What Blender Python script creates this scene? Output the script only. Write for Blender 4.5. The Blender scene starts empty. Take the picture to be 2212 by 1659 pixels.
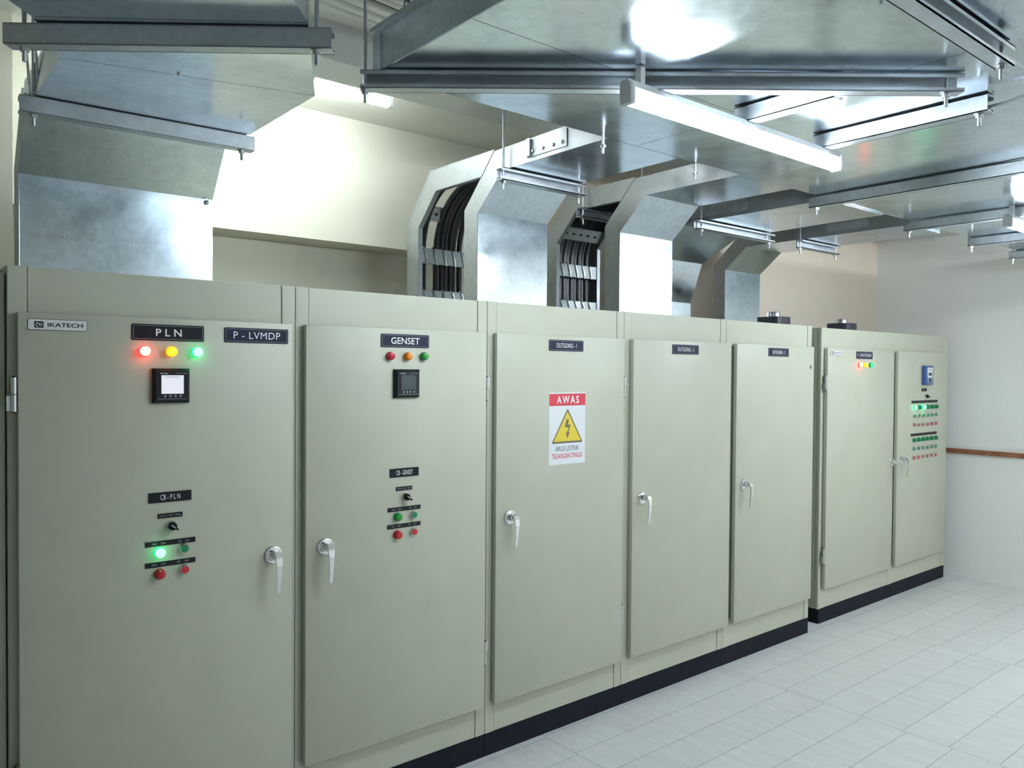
import bpy, bmesh, math, random
from mathutils import Vector, Matrix

random.seed(7)
SC = bpy.context.scene
COL = SC.collection

# ------------------------------------------------------------------ camera
CAM_POS = Vector((-0.156, -2.731, 1.7038))
R_ = Vector((0.77319499, -0.63412754, 0.00719566))
U_ = Vector((0.00611652, 0.01880303, 0.9998045))
F_ = Vector((0.63413886, 0.77299981, -0.01841706))
cd = bpy.data.cameras.new('camera')
cd.sensor_fit = 'HORIZONTAL'
cd.sensor_width = 36.0
cd.lens = 1706.38 / 2212 * 36.0
cd.clip_start = 0.02
cam = bpy.data.objects.new('camera', cd)
COL.objects.link(cam)
cam.matrix_world = Matrix(((R_.x, U_.x, -F_.x, CAM_POS.x), (R_.y, U_.y, -F_.y, CAM_POS.y),
                           (R_.z, U_.z, -F_.z, CAM_POS.z), (0, 0, 0, 1)))
SC.camera = cam

# ------------------------------------------------------------------ world, exposure
w = bpy.data.worlds.new('world')
SC.world = w
w.use_nodes = True
w.node_tree.nodes['Background'].inputs[0].default_value = (0.5, 0.55, 0.6, 1)
w.node_tree.nodes['Background'].inputs[1].default_value = 0.05
SC.view_settings.view_transform = 'Standard'
SC.view_settings.look = 'None'
SC.view_settings.gamma = 1.0
SC.view_settings.use_curve_mapping = False
SC.view_settings.exposure = 1.0
TUBE_STRENGTH = 46.0           # the tubes below the tray
TUBE_CEIL = 25.0               # the tube on the ceiling behind the row

# ------------------------------------------------------------------ materials
def mat(name, color, rough=0.5, metal=0.0, emis=None, emis_strength=0.0, spec=None, noise=None, bump=None):
    m = bpy.data.materials.new(name)
    m.use_nodes = True
    nt = m.node_tree
    b = nt.nodes['Principled BSDF']
    b.inputs['Base Color'].default_value = (*color, 1)
    b.inputs['Roughness'].default_value = rough
    b.inputs['Metallic'].default_value = metal
    if spec is not None:
        b.inputs['Specular IOR Level'].default_value = spec
    if emis:
        b.inputs['Emission Color'].default_value = (*emis, 1)
        b.inputs['Emission Strength'].default_value = emis_strength
    if noise or bump:
        tc = nt.nodes.new('ShaderNodeTexCoord')
    if noise:                       # (scale, amount): gentle mottling of the paint
        sc, amt = noise
        n = nt.nodes.new('ShaderNodeTexNoise')
        n.inputs['Scale'].default_value = sc
        n.inputs['Detail'].default_value = 5
        mr = nt.nodes.new('ShaderNodeMapRange')
        mr.inputs[1].default_value = 0.3
        mr.inputs[2].default_value = 0.7
        mr.inputs[3].default_value = 1 - amt
        mr.inputs[4].default_value = 1 + amt
        mx = nt.nodes.new('ShaderNodeMix')
        mx.data_type = 'RGBA'
        mx.blend_type = 'MULTIPLY'
        mx.inputs[0].default_value = 1
        mx.inputs[6].default_value = (*color, 1)
        nt.links.new(tc.outputs['Object'], n.inputs['Vector'])
        nt.links.new(n.outputs['Fac'], mr.inputs[0])
        nt.links.new(mr.outputs[0], mx.inputs[7])
        nt.links.new(mx.outputs[2], b.inputs['Base Color'])
    if bump:
        sc, st, dist = bump
        n2 = nt.nodes.new('ShaderNodeTexNoise')
        n2.inputs['Scale'].default_value = sc
        n2.inputs['Detail'].default_value = 3
        bp = nt.nodes.new('ShaderNodeBump')
        bp.inputs['Strength'].default_value = st
        bp.inputs['Distance'].default_value = dist
        nt.links.new(tc.outputs['Object'], n2.inputs['Vector'])
        nt.links.new(n2.outputs['Fac'], bp.inputs['Height'])
        nt.links.new(bp.outputs[0], b.inputs['Normal'])
    return m


def galvanised(name, color, rough, spread, wave):
    """zinc-coated sheet: faint spangle in colour and gloss, slightly wavy"""
    m = bpy.data.materials.new(name)
    m.use_nodes = True
    nt = m.node_tree
    b = nt.nodes['Principled BSDF']
    b.inputs['Metallic'].default_value = 1.0
    tc = nt.nodes.new('ShaderNodeTexCoord')
    n = nt.nodes.new('ShaderNodeTexNoise')
    n.inputs['Scale'].default_value = 9
    n.inputs['Detail'].default_value = 6
    n.inputs['Roughness'].default_value = 0.62
    v = nt.nodes.new('ShaderNodeTexVoronoi')
    v.inputs['Scale'].default_value = 55
    nt.links.new(tc.outputs['Object'], n.inputs['Vector'])
    nt.links.new(tc.outputs['Object'], v.inputs['Vector'])
    mr = nt.nodes.new('ShaderNodeMapRange')
    mr.inputs[1].default_value = 0.3
    mr.inputs[2].default_value = 0.7
    mr.inputs[3].default_value = rough - spread
    mr.inputs[4].default_value = rough + spread
    nt.links.new(n.outputs['Fac'], mr.inputs[0])
    nt.links.new(mr.outputs[0], b.inputs['Roughness'])
    mix = nt.nodes.new('ShaderNodeMath')
    mix.operation = 'MULTIPLY_ADD'
    sep = nt.nodes.new('ShaderNodeSeparateColor')
    nt.links.new(v.outputs['Color'], sep.inputs[0])
    nt.links.new(sep.outputs[0], mix.inputs[0])
    mix.inputs[1].default_value = 0.10
    mr2 = nt.nodes.new('ShaderNodeMapRange')
    mr2.inputs[1].default_value = 0.3
    mr2.inputs[2].default_value = 0.7
    mr2.inputs[3].default_value = 0.84
    mr2.inputs[4].default_value = 1.0
    nt.links.new(n.outputs['Fac'], mr2.inputs[0])
    nt.links.new(mr2.outputs[0], mix.inputs[2])
    mx = nt.nodes.new('ShaderNodeMix')
    mx.data_type = 'RGBA'
    mx.blend_type = 'MULTIPLY'
    mx.inputs[0].default_value = 1
    mx.inputs[6].default_value = (*color, 1)
    nt.links.new(mix.outputs[0], mx.inputs[7])
    nt.links.new(mx.outputs[2], b.inputs['Base Color'])
    n3 = nt.nodes.new('ShaderNodeTexNoise')
    n3.inputs['Scale'].default_value = 2.2
    n3.inputs['Detail'].default_value = 2
    bp = nt.nodes.new('ShaderNodeBump')
    bp.inputs['Strength'].default_value = 1.0
    bp.inputs['Distance'].default_value = wave
    nt.links.new(tc.outputs['Object'], n3.inputs['Vector'])
    nt.links.new(n3.outputs['Fac'], bp.inputs['Height'])
    nt.links.new(bp.outputs[0], b.inputs['Normal'])
    return m


M = {}
M['paint'] = mat('sage_powder_coat', (0.487, 0.500, 0.402), 0.42, noise=(6, 0.03), bump=(420, 0.12, 0.0006))
M['plinth'] = mat('black_plinth_paint', (0.0075, 0.0075, 0.016), 0.6, spec=0.2, noise=(30, 0.3))
M['gasket'] = mat('black_rubber', (0.012, 0.014, 0.012), 0.7)
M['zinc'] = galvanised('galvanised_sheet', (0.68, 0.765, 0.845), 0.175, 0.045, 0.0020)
M['zinc_dull'] = galvanised('galvanised_steel_dull', (0.58, 0.63, 0.68), 0.44, 0.08, 0.002)
M['stencil'] = mat('faint_stencil', (0.42, 0.47, 0.52), 0.3, 0.9)
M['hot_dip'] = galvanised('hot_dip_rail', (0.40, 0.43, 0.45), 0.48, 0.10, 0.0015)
M['chrome'] = mat('chrome', (0.82, 0.83, 0.84), 0.09, 1.0)
M['steel'] = mat('steel', (0.62, 0.63, 0.64), 0.28, 1.0)
M['black'] = mat('black_plastic', (0.009, 0.010, 0.014), 0.4, spec=0.3)
M['navy'] = mat('navy_plate', (0.010, 0.015, 0.042), 0.45, spec=0.25)
M['print_black'] = mat('black_print', (0.008, 0.008, 0.014), 0.5, spec=0.25)
M['print_white'] = mat('white_print', (0.80, 0.82, 0.84), 0.5)
M['print_grey'] = mat('grey_print', (0.33, 0.34, 0.36), 0.5)
M['print_charcoal'] = mat('charcoal_print', (0.10, 0.11, 0.13), 0.5)
M['plate_white'] = mat('white_plate', (0.72, 0.74, 0.73), 0.4)
M['paper'] = mat('white_sticker', (0.74, 0.77, 0.80), 0.35)
M['print_red'] = mat('red_print', (0.62, 0.045, 0.065), 0.4)
M['print_yellow'] = mat('yellow_print', (0.72, 0.56, 0.045), 0.4)
M['print_brown'] = mat('brown_print', (0.16, 0.125, 0.10), 0.4)
M['cable'] = mat('black_cable_sheath', (0.012, 0.013, 0.022), 0.38)
M['lens_red'] = mat('red_lens', (0.50, 0.012, 0.022), 0.22)
M['lens_orange'] = mat('orange_lens', (0.80, 0.24, 0.008), 0.22)
M['lens_green'] = mat('green_lens', (0.010, 0.30, 0.030), 0.22)
M['cap_green'] = mat('green_cap', (0.010, 0.22, 0.085), 0.3)
M['cap_red'] = mat('red_cap', (0.58, 0.025, 0.04), 0.3)
M['lit_red'] = mat('lit_red_lens', (0.5, 0.05, 0.03), 0.3, emis=(1.0, 0.12, 0.05), emis_strength=9.0)
M['lit_yellow'] = mat('lit_yellow_lens', (0.5, 0.3, 0.02), 0.3, emis=(1.0, 0.44, 0.01), emis_strength=1.5)
M['lit_green'] = mat('lit_green_lens', (0.03, 0.4, 0.2), 0.3, emis=(0.07, 1.0, 0.38), emis_strength=5.0)
M['glow_green'] = mat('dim_green_lens', (0.02, 0.4, 0.12), 0.3, emis=(0.01, 0.8, 0.22), emis_strength=0.8)
M['ring_red'] = mat('glowing_red_bezel', (0.5, 0.02, 0.02), 0.3, emis=(1.0, 0.02, 0.03), emis_strength=2.6)
M['ring_yellow'] = mat('glowing_yellow_bezel', (0.6, 0.2, 0.01), 0.3, emis=(1.0, 0.30, 0.005), emis_strength=0.9)
M['ring_green'] = mat('glowing_green_bezel', (0.02, 0.3, 0.08), 0.3, emis=(0.005, 1.0, 0.16), emis_strength=1.6)
M['screen_lit'] = mat('lit_display', (0.12, 0.12, 0.13), 0.3, emis=(0.80, 0.83, 0.92), emis_strength=0.44)
M['screen_bar'] = mat('lit_display_bar', (0.12, 0.12, 0.13), 0.3, emis=(0.55, 0.57, 0.62), emis_strength=0.42)
M['screen_off'] = mat('dark_display', (0.035, 0.055, 0.065), 0.2)
M['key_grey'] = mat('grey_keys', (0.22, 0.24, 0.27), 0.4)
M['blue_plastic'] = mat('blue_plastic', (0.05, 0.11, 0.30), 0.35)
M['wall_cream'] = mat('cream_wall_paint', (0.74, 0.73, 0.62), 0.8, noise=(1.6, 0.025), bump=(160, 0.1, 0.001))
M['wall_white'] = mat('white_wall_paint', (0.90, 0.915, 0.90), 0.7, noise=(1.2, 0.02), bump=(160, 0.08, 0.001))
M['wall_peach'] = mat('peach_wall_paint', (0.87, 0.765, 0.665), 0.75, noise=(1.2, 0.02), bump=(160, 0.08, 0.001))
M['wall_grey'] = mat('grey_beam_paint', (0.70, 0.72, 0.68), 0.8, noise=(3, 0.04))
M['ceiling'] = mat('ceiling_paint', (0.80, 0.80, 0.73), 0.85, noise=(2, 0.03))
M['copper'] = mat('copper_bar_paint', (0.33, 0.135, 0.075), 0.45, 0.25, noise=(14, 0.2))
M['conduit'] = mat('white_conduit', (0.80, 0.80, 0.75), 0.45)
M['lamp_white'] = mat('white_lamp_housing', (0.72, 0.74, 0.74), 0.4)
M['tube'] = mat('lit_tube', (0.9, 0.95, 1.0), 0.3, emis=(0.86, 0.95, 1.0), emis_strength=TUBE_STRENGTH)
M['tube_ceil'] = mat('lit_ceiling_tube', (0.9, 0.95, 1.0), 0.3, emis=(0.90, 0.97, 1.0), emis_strength=TUBE_CEIL)
M['tube_fill'] = mat('added_fill_tube', (0.9, 0.95, 1.0), 0.3, emis=(0.92, 0.97, 1.0), emis_strength=62.0)  # emitter for the two fill lamps added out of view
M['wire'] = mat('dark_wire', (0.03, 0.035, 0.06), 0.5)
M['fan_black'] = mat('fan_casting', (0.02, 0.022, 0.035), 0.45)


def floor_material():
    m = bpy.data.materials.new('pale_floor_tiles')
    m.use_nodes = True
    nt = m.node_tree
    L = nt.links.new
    b = nt.nodes['Principled BSDF']
    b.inputs['Roughness'].default_value = 0.38
    tc = nt.nodes.new('ShaderNodeTexCoord')
    sx = nt.nodes.new('ShaderNodeSeparateXYZ')
    L(tc.outputs['Object'], sx.inputs[0])

    def math_(op, a, bb=None, c=None):
        n = nt.nodes.new('ShaderNodeMath')
        n.operation = op
        for i, v in enumerate((a, bb, c)):
            if v is None:
                continue
            if isinstance(v, (int, float)):
                n.inputs[i].default_value = v
            else:
                L(v, n.inputs[i])
        return n.outputs[0]
    W, H = 1.37, 0.2075
    u = math_('DIVIDE', math_('SUBTRACT', sx.outputs[0], 2.28), W)
    cu = math_('FLOOR', u)
    off = math_('MULTIPLY', math_('SINE', math_('MULTIPLY', cu, 4.7)), 0.018)
    v = math_('DIVIDE', math_('ADD', math_('ADD', sx.outputs[1], 0.225), off), H)
    fu = math_('FRACT', u)
    fv = math_('FRACT', v)
    eu = math_('MULTIPLY', math_('MINIMUM', fu, math_('SUBTRACT', 1.0, fu)), W)
    ev = math_('MULTIPLY', math_('MINIMUM', fv, math_('SUBTRACT', 1.0, fv)), H)
    e = math_('MINIMUM', eu, ev)
    joint = math_('LESS_THAN', e, 0.0016)
    # per-tile tone
    wn = nt.nodes.new('ShaderNodeTexWhiteNoise')
    wn.noise_dimensions = '2D'
    cx = nt.nodes.new('ShaderNodeCombineXYZ')
    L(cu, cx.inputs[0])
    L(math_('FLOOR', v), cx.inputs[1])
    L(cx.outputs[0], wn.inputs['Vector'])
    # streaks running across the tiles
    mp = nt.nodes.new('ShaderNodeMapping')
    mp.inputs['Scale'].default_value = (14.0, 1.6, 1.0)
    mp.inputs['Rotation'].default_value = (0, 0, 0.10)
    L(tc.outputs['Object'], mp.inputs['Vector'])
    ns = nt.nodes.new('ShaderNodeTexNoise')
    ns.inputs['Scale'].default_value = 2.0
    ns.inputs['Detail'].default_value = 6
    ns.inputs['Roughness'].default_value = 0.65
    L(mp.outputs[0], ns.inputs['Vector'])
    tone = math_('ADD', math_('MULTIPLY', wn.outputs['Value'], 0.05), math_('MULTIPLY', ns.outputs['Fac'], 0.40))
    tone = math_('ADD', tone, 0.76)
    mx = nt.nodes.new('ShaderNodeMix')
    mx.data_type = 'RGBA'
    mx.blend_type = 'MULTIPLY'
    mx.inputs[0].default_value = 1
    mx.inputs[6].default_value = (0.685, 0.697, 0.700, 1)
    L(tone, mx.inputs[7])
    mj = nt.nodes.new('ShaderNodeMix')
    mj.data_type = 'RGBA'
    L(joint, mj.inputs[0])
    L(mx.outputs[2], mj.inputs[6])
    mj.inputs[7].default_value = (0.30, 0.32, 0.32, 1)
    L(mj.outputs[2], b.inputs['Base Color'])
    return m


M['floor'] = floor_material()

# ------------------------------------------------------------------ mesh building
_text_cache = {}


def text_geo(s, offset=0.0, spacing=1.0):
    key = (s, offset, spacing)
    if key in _text_cache:
        return _text_cache[key]
    c = bpy.data.curves.new('lettering', 'FONT')
    c.body = s
    c.size = 1.0
    c.offset = offset
    c.resolution_u = 3
    c.space_character = spacing
    o = bpy.data.objects.new('lettering', c)
    COL.objects.link(o)
    dg = bpy.context.evaluated_depsgraph_get()
    me = bpy.data.meshes.new_from_object(o.evaluated_get(dg))
    vs = [(v.co.x, v.co.y) for v in me.vertices]
    fs = [tuple(p.vertices) for p in me.polygons]
    bpy.data.objects.remove(o)
    bpy.data.curves.remove(c)
    bpy.data.meshes.remove(me)
    x0 = min(v[0] for v in vs)
    x1 = max(v[0] for v in vs)
    y0 = min(v[1] for v in vs)
    y1 = max(v[1] for v in vs)
    vs = [((x - (x0 + x1) / 2), (y - (y0 + y1) / 2)) for x, y in vs]
    _text_cache[key] = (vs, fs, x1 - x0, y1 - y0)
    return _text_cache[key]


class MB:
    """collects shapes (world coordinates) into ONE mesh"""

    def __init__(self):
        self.v, self.f, self.mi, self.mats = [], [], [], []

    def slot(self, m):
        m = M[m]
        if m not in self.mats:
            self.mats.append(m)
        return self.mats.index(m)

    def add(self, vs, fs, m):
        k = len(self.v)
        i = self.slot(m)
        self.v += [tuple(p) for p in vs]
        for f in fs:
            self.f.append(tuple(k + a for a in f))
            self.mi.append(i)
        return self

    def box(self, x0, x1, y0, y1, z0, z1, m, bev=0.0, seg=2):
        bm = bmesh.new()
        bmesh.ops.create_cube(bm, size=1.0)
        for v in bm.verts:
            v.co = Vector(((x0 + x1) / 2 + v.co.x * (x1 - x0), (y0 + y1) / 2 + v.co.y * (y1 - y0), (z0 + z1) / 2 + v.co.z * (z1 - z0)))
        if bev:
            bmesh.ops.bevel(bm, geom=bm.edges[:], offset=bev, segments=seg, affect='EDGES', profile=0.5)
        bm.verts.ensure_lookup_table()
        self.add([v.co[:] for v in bm.verts], [[v.index for v in f.verts] for f in bm.faces], m)
        bm.free()
        return self

    def prism(self, poly, axis, a0, a1, m):
        n = len(poly)

        def P(p, a):
            return {'x': (a, p[0], p[1]), 'y': (p[0], a, p[1]), 'z': (p[0], p[1], a)}[axis]
        vs = [P(p, a0) for p in poly] + [P(p, a1) for p in poly]
        fs = [tuple(range(n)), tuple(range(2 * n - 1, n - 1, -1))]
        fs += [(i, (i + 1) % n, n + (i + 1) % n, n + i) for i in range(n)]
        return self.add(vs, fs, m)

    def hexa(self, a, b, m):
        """solid between two 4-point rings"""
        return self.add(list(a) + list(b), [(0, 1, 2, 3), (7, 6, 5, 4), (0, 4, 5, 1), (1, 5, 6, 2), (2, 6, 7, 3), (3, 7, 4, 0)], m)

    def tube(self, path, r, m, seg=10, cap=True):
        path = [Vector(p) for p in path]
        vs, fs = [], []
        t0 = (path[1] - path[0]).normalized()
        ref = Vector((0, 0, 1)) if abs(t0.z) < 0.9 else Vector((1, 0, 0))
        nrm = (ref - t0 * ref.dot(t0)).normalized()
        rr = r if isinstance(r, (list, tuple)) else [r] * len(path)
        for i, p in enumerate(path):
            t = (path[min(i + 1, len(path) - 1)] - path[max(i - 1, 0)]).normalized()
            nrm = (nrm - t * nrm.dot(t)).normalized()
            b = t.cross(nrm)
            for k in range(seg):
                a = 2 * math.pi * k / seg
                vs.append(p + (nrm * math.cos(a) + b * math.sin(a)) * rr[i])
        for i in range(len(path) - 1):
            for k in range(seg):
                k2 = (k + 1) % seg
                fs.append((i * seg + k, i * seg + k2, (i + 1) * seg + k2, (i + 1) * seg + k))
        if cap:
            fs.append(tuple(range(seg - 1, -1, -1)))
            e = (len(path) - 1) * seg
            fs.append(tuple(range(e, e + seg)))
        return self.add(vs, fs, m)

    def lathe(self, c, profile, m, seg=20, axis=(0, -1, 0)):
        """profile: (distance along axis, radius) from base to tip"""
        ax = Vector(axis).normalized()
        ref = Vector((0, 0, 1)) if abs(ax.z) < 0.9 else Vector((1, 0, 0))
        n = (ref - ax * ref.dot(ax)).normalized()
        b = ax.cross(n)
        c = Vector(c)
        vs, fs, rings = [], [], []
        for d, r in profile:
            if r < 1e-6:
                rings.append([len(vs)])
                vs.append(c + ax * d)
            else:
                rings.append(list(range(len(vs), len(vs) + seg)))
                for k in range(seg):
                    a = 2 * math.pi * k / seg
                    vs.append(c + ax * d + (n * math.cos(a) + b * math.sin(a)) * r)
        for A, B in zip(rings, rings[1:]):
            for k in range(seg):
                k2 = (k + 1) % seg
                if len(A) == 1 and len(B) > 1:
                    fs.append((A[0], B[k2], B[k]))
                elif len(B) == 1 and len(A) > 1:
                    fs.append((A[k], A[k2], B[0]))
                elif len(A) > 1:
                    fs.append((A[k], A[k2], B[k2], B[k]))
        if len(rings[0]) > 1:
            fs.append(tuple(reversed(rings[0])))
        if len(rings[-1]) > 1:
            fs.append(tuple(rings[-1]))
        return self.add(vs, fs, m)

    def poly(self, pts, y, m):
        """flat printed shape facing the aisle, points (x, z)"""
        return self.add([(x, y, z) for x, z in pts], [tuple(range(len(pts)))], m)

    def text(self, s, cx, cz, h, y, m, width=None, offset=0.012, spacing=1.0):
        vs, fs, tw, th = text_geo(s, offset, spacing)
        k = h / th
        kx = k if width is None else width / tw
        return self.add([(cx + x * kx, y, cz + z * k) for x, z in vs], fs, m)

    def rrect(self, x0, x1, z0, z1, r, y0, y1, m):
        pts = []
        for cx, cz, a0 in ((x1 - r, z1 - r, 0), (x0 + r, z1 - r, 90), (x0 + r, z0 + r, 180), (x1 - r, z0 + r, 270)):
            for k in range(5):
                a = math.radians(a0 + 22.5 * k)
                pts.append((cx + r * math.cos(a), cz + r * math.sin(a)))
        return self.prism(pts, 'y', y0, y1, m)

    def mesh(self, name, org=(0, 0, 0), smooth=True):
        me = bpy.data.meshes.new(name)
        o = Vector(org)
        me.from_pydata([tuple(Vector(p) - o) for p in self.v], [], self.f)
        for m in self.mats:
            me.materials.append(m)
        me.polygons.foreach_set('material_index', self.mi)
        bm = bmesh.new()
        bm.from_mesh(me)
        bmesh.ops.recalc_face_normals(bm, faces=bm.faces[:])
        bm.to_mesh(me)
        bm.free()
        if smooth:
            me.polygons.foreach_set('use_smooth', [True] * len(me.polygons))
            me.set_sharp_from_angle(angle=math.radians(32))
        me.update()
        return me


WLOC = {}


def place(o, at, parent):
    COL.objects.link(o)
    base = Vector((0, 0, 0))
    if parent is not None:
        o.parent = parent
        base = WLOC[parent.name]
    o.location = Vector(at) - base
    WLOC[o.name] = Vector(at)
    return o


def thing(name, at, label, cat, group=None):
    o = bpy.data.objects.new(name, None)
    o.empty_display_size = 0.05
    place(o, at, None)
    o['label'] = label
    o['category'] = cat
    if group:
        o['group'] = group
    return o


def part(name, mb, parent, label=None, at=None, smooth=True):
    """mb: an MB in world coordinates, or ready mesh data with its own origin placed at `at`"""
    if isinstance(mb, MB):
        at = WLOC[parent.name] if at is None else Vector(at)
        o = bpy.data.objects.new(name, mb.mesh(name, at, smooth))
    else:
        o = bpy.data.objects.new(name, mb)
    place(o, at, parent)
    if label:
        o['label'] = label
    return o


def solo(name, mb, at, label, cat, group=None):
    o = bpy.data.objects.new(name, mb.mesh(name, at))
    place(o, at, None)
    o['label'] = label
    o['category'] = cat
    if group:
        o['group'] = group
    return o


def structure(name, mb):
    o = bpy.data.objects.new(name, mb.mesh(name, (0, 0, 0)))
    place(o, (0, 0, 0), None)
    o['kind'] = 'structure'
    return o


# ------------------------------------------------------------------ the room
RX0, RX1, RY0, CZ = -2.6, 6.93, -5.2, 3.0
structure('floor', MB().box(RX0 - .1, RX1 + .1, RY0 - .1, 1.5, -0.1, 0, 'floor'))
structure('ceiling', MB().box(RX0 - .1, RX1 + .1, RY0 - .1, 1.5, CZ, CZ + .1, 'ceiling'))
structure('wall_right', MB().box(RX1, RX1 + .1, RY0 - .1, 1.5, 0, CZ, 'wall_white'))
structure('wall_left', MB().box(RX0 - .1, RX0, RY0 - .1, 1.5, 0, CZ, 'wall_grey'))
structure('wall_front', MB().box(RX0, RX1, RY0 - .1, RY0, 0, CZ, 'wall_white'))
structure('wall_back', MB().box(RX0, 3.16, 1.2, 1.3, 0, CZ, 'wall_cream'))
structure('wall_back_right', MB().box(3.16, RX1, 0.72, 1.3, 0, CZ, 'wall_peach'))
structure('trim_1', MB().box(0.272, 3.16, 1.0, 1.2, 2.355, CZ, 'wall_cream'))
structure('trim_4', MB().box(3.16, 3.9, 0.713, 0.72, 2.315, CZ, 'wall_peach'))
structure('trim_2', MB().box(RX0, RX1, 0.0, 0.2, 2.855, CZ, 'wall_grey'))
structure('trim_3', MB().box(RX0, 0.272, 0.70, 1.2, 0, CZ, 'wall_cream'))

# ------------------------------------------------------------------ shared small hardware (mesh data reused)


def lens_mesh(m):
    return MB().lathe((0, 0, 0), [(0.006, 0.0148), (0.020, 0.0148), (0.0235, 0.0125), (0.0250, 0.007), (0.0254, 0)], m, 24).mesh('lens')


def ring_mesh(m):
    return MB().lathe((0, 0, 0), [(0, 0.0168), (0.0085, 0.0168), (0.0105, 0.0155)], m, 24).mesh('lamp_bezel')


def cap_mesh(m):
    return MB().lathe((0, 0, 0), [(0.004, 0.0125), (0.0145, 0.0125), (0.0155, 0.0118), (0.0155, 0)], m, 24).mesh('button_cap')


LENS = {k: lens_mesh(k) for k in ('lens_red', 'lens_orange', 'lens_green', 'lit_red', 'lit_yellow', 'lit_green', 'glow_green', 'cap_green')}
RING_LIT = {k: ring_mesh('ring_' + k) for k in ('red', 'yellow', 'green')}
RING = {'red': ring_mesh('lens_red'), 'yellow': ring_mesh('lens_orange'), 'green': ring_mesh('cap_green')}
CAP = {k: cap_mesh(k) for k in ('cap_green', 'cap_red')}
METAL_RING = MB().lathe((0, 0, 0), [(0, 0.0160), (0.009, 0.0160), (0.0125, 0.0145), (0.0125, 0.0126), (0.006, 0.0126)], 'steel', 24).mesh('button_bezel')


def make_handle():
    b = MB()
    b.lathe((0, 0, 0), [(0, 0.033), (0.004, 0.033), (0.008, 0.030), (0.009, 0.026), (0.0055, 0.0245), (0.0065, 0.016),
                        (0.022, 0.0145), (0.030, 0.0155), (0.036, 0.0145), (0.040, 0.010), (0.041, 0)], 'chrome', 28)
    b.box(-0.005, 0.005, -0.0425, -0.040, -0.0012, 0.0012, 'black')
    return b.mesh('handle_rosette')


def make_lever():
    b = MB()
    # a tapered lever that leaves the hub, steps outwards and hangs down
    prof = [(0.018, -0.034, 0.0100), (0.012, -0.046, 0.0120), (-0.004, -0.053, 0.0120), (-0.030, -0.056, 0.0100),
            (-0.075, -0.053, 0.0080), (-0.118, -0.048, 0.0064), (-0.128, -0.046, 0.0042)]
    th = 0.0055
    rings = []
    for z, y, hw in prof:
        rings.append([(-hw, y - th / 2, z), (hw, y - th / 2, z), (hw, y + th / 2, z - 0.002), (-hw, y + th / 2, z - 0.002)])
    for a, c in zip(rings, rings[1:]):
        b.hexa(a, c, 'chrome')
    return b.mesh('handle_lever')


ROSETTE, LEVER = make_handle(), make_lever()


def make_hinge():
    b = MB()
    b.tube([(0, 0, 0.001), (0, 0, 0.05)], 0.0085, 'steel', 14)
    b.tube([(0, 0, -0.05), (0, 0, -0.001)], 0.0085, 'steel', 14)
    b.tube([(0, 0, -0.054), (0, 0, 0.054)], 0.0045, 'black', 10)
    b.box(0.002, 0.020, 0.004, 0.0085, 0.004, 0.048, 'steel')
    b.box(-0.018, -0.002, 0.004, 0.0085, -0.048, -0.004, 'steel')
    return b.mesh('hinge')


HINGE = make_hinge()
KEY = MB().lathe((0, 0, 0), [(0, 0.0046), (0.0022, 0.0046), (0.003, 0.0038), (0.003, 0)], 'key_grey', 14).mesh('key')


def indicator(parent, colour, lens, x, y, z, label):
    o = part('indicator_lamp', (RING_LIT if lens.startswith('lit') else RING)[colour], parent, label, (x, y, z))
    part('lens', LENS[lens], o, None, (x, y, z))


def button(parent, cap, x, y, z, label):
    o = part('push_button', METAL_RING, parent, label, (x, y, z))
    part('button_cap', CAP[cap], o, None, (x, y, z))


def nameplate(parent, s, cx, cz, w, h, y, label, tw, thh, base='navy', offset=0.012, spacing=1.0, frame=True):
    b = MB()
    b.rrect(cx - w / 2, cx + w / 2, cz - h / 2, cz + h / 2, 0.005 if frame else 0.0008, y - 0.003, y, base)
    f = y - 0.0033
    if frame:
        i, t = 0.0042, 0.0010
        x0, x1, z0, z1 = cx - w / 2 + i, cx + w / 2 - i, cz - h / 2 + i, cz + h / 2 - i
        for (a, c, d, e) in ((x0 + .003, x1 - .003, z1 - t, z1), (x0 + .003, x1 - .003, z0, z0 + t), (x0, x0 + t, z0 + .003, z1 - .003), (x1 - t, x1, z0 + .003, z1 - .003)):
            b.poly([(a, d), (c, d), (c, e), (a, e)], f, 'print_grey')
        for (px, pz, sx, sz) in ((x0, z0, 1, 1), (x1, z0, -1, 1), (x1, z1, -1, -1), (x0, z1, 1, -1)):
            b.poly([(px, pz + .003 * sz), (px + t * sx, pz + .003 * sz), (px + .003 * sx, pz + t * sz), (px + .003 * sx, pz)], f, 'print_grey')
    b.text(s, cx, cz, thh, f, 'print_white', tw, offset, spacing)
    return part('nameplate', b, parent, label)


def strip(parent, words, x0, x1, cz, h, y, label, base='black', mt='print_grey'):
    b = MB()
    b.box(x0, x1, y - 0.0018, y, cz - h / 2, cz + h / 2, base)
    for s, fx in words:
        b.text(s, x0 + fx * (x1 - x0), cz, h * 0.38, y - 0.0021, mt, None, 0.0)
    return part('label_strip', b, parent, label)


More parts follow.
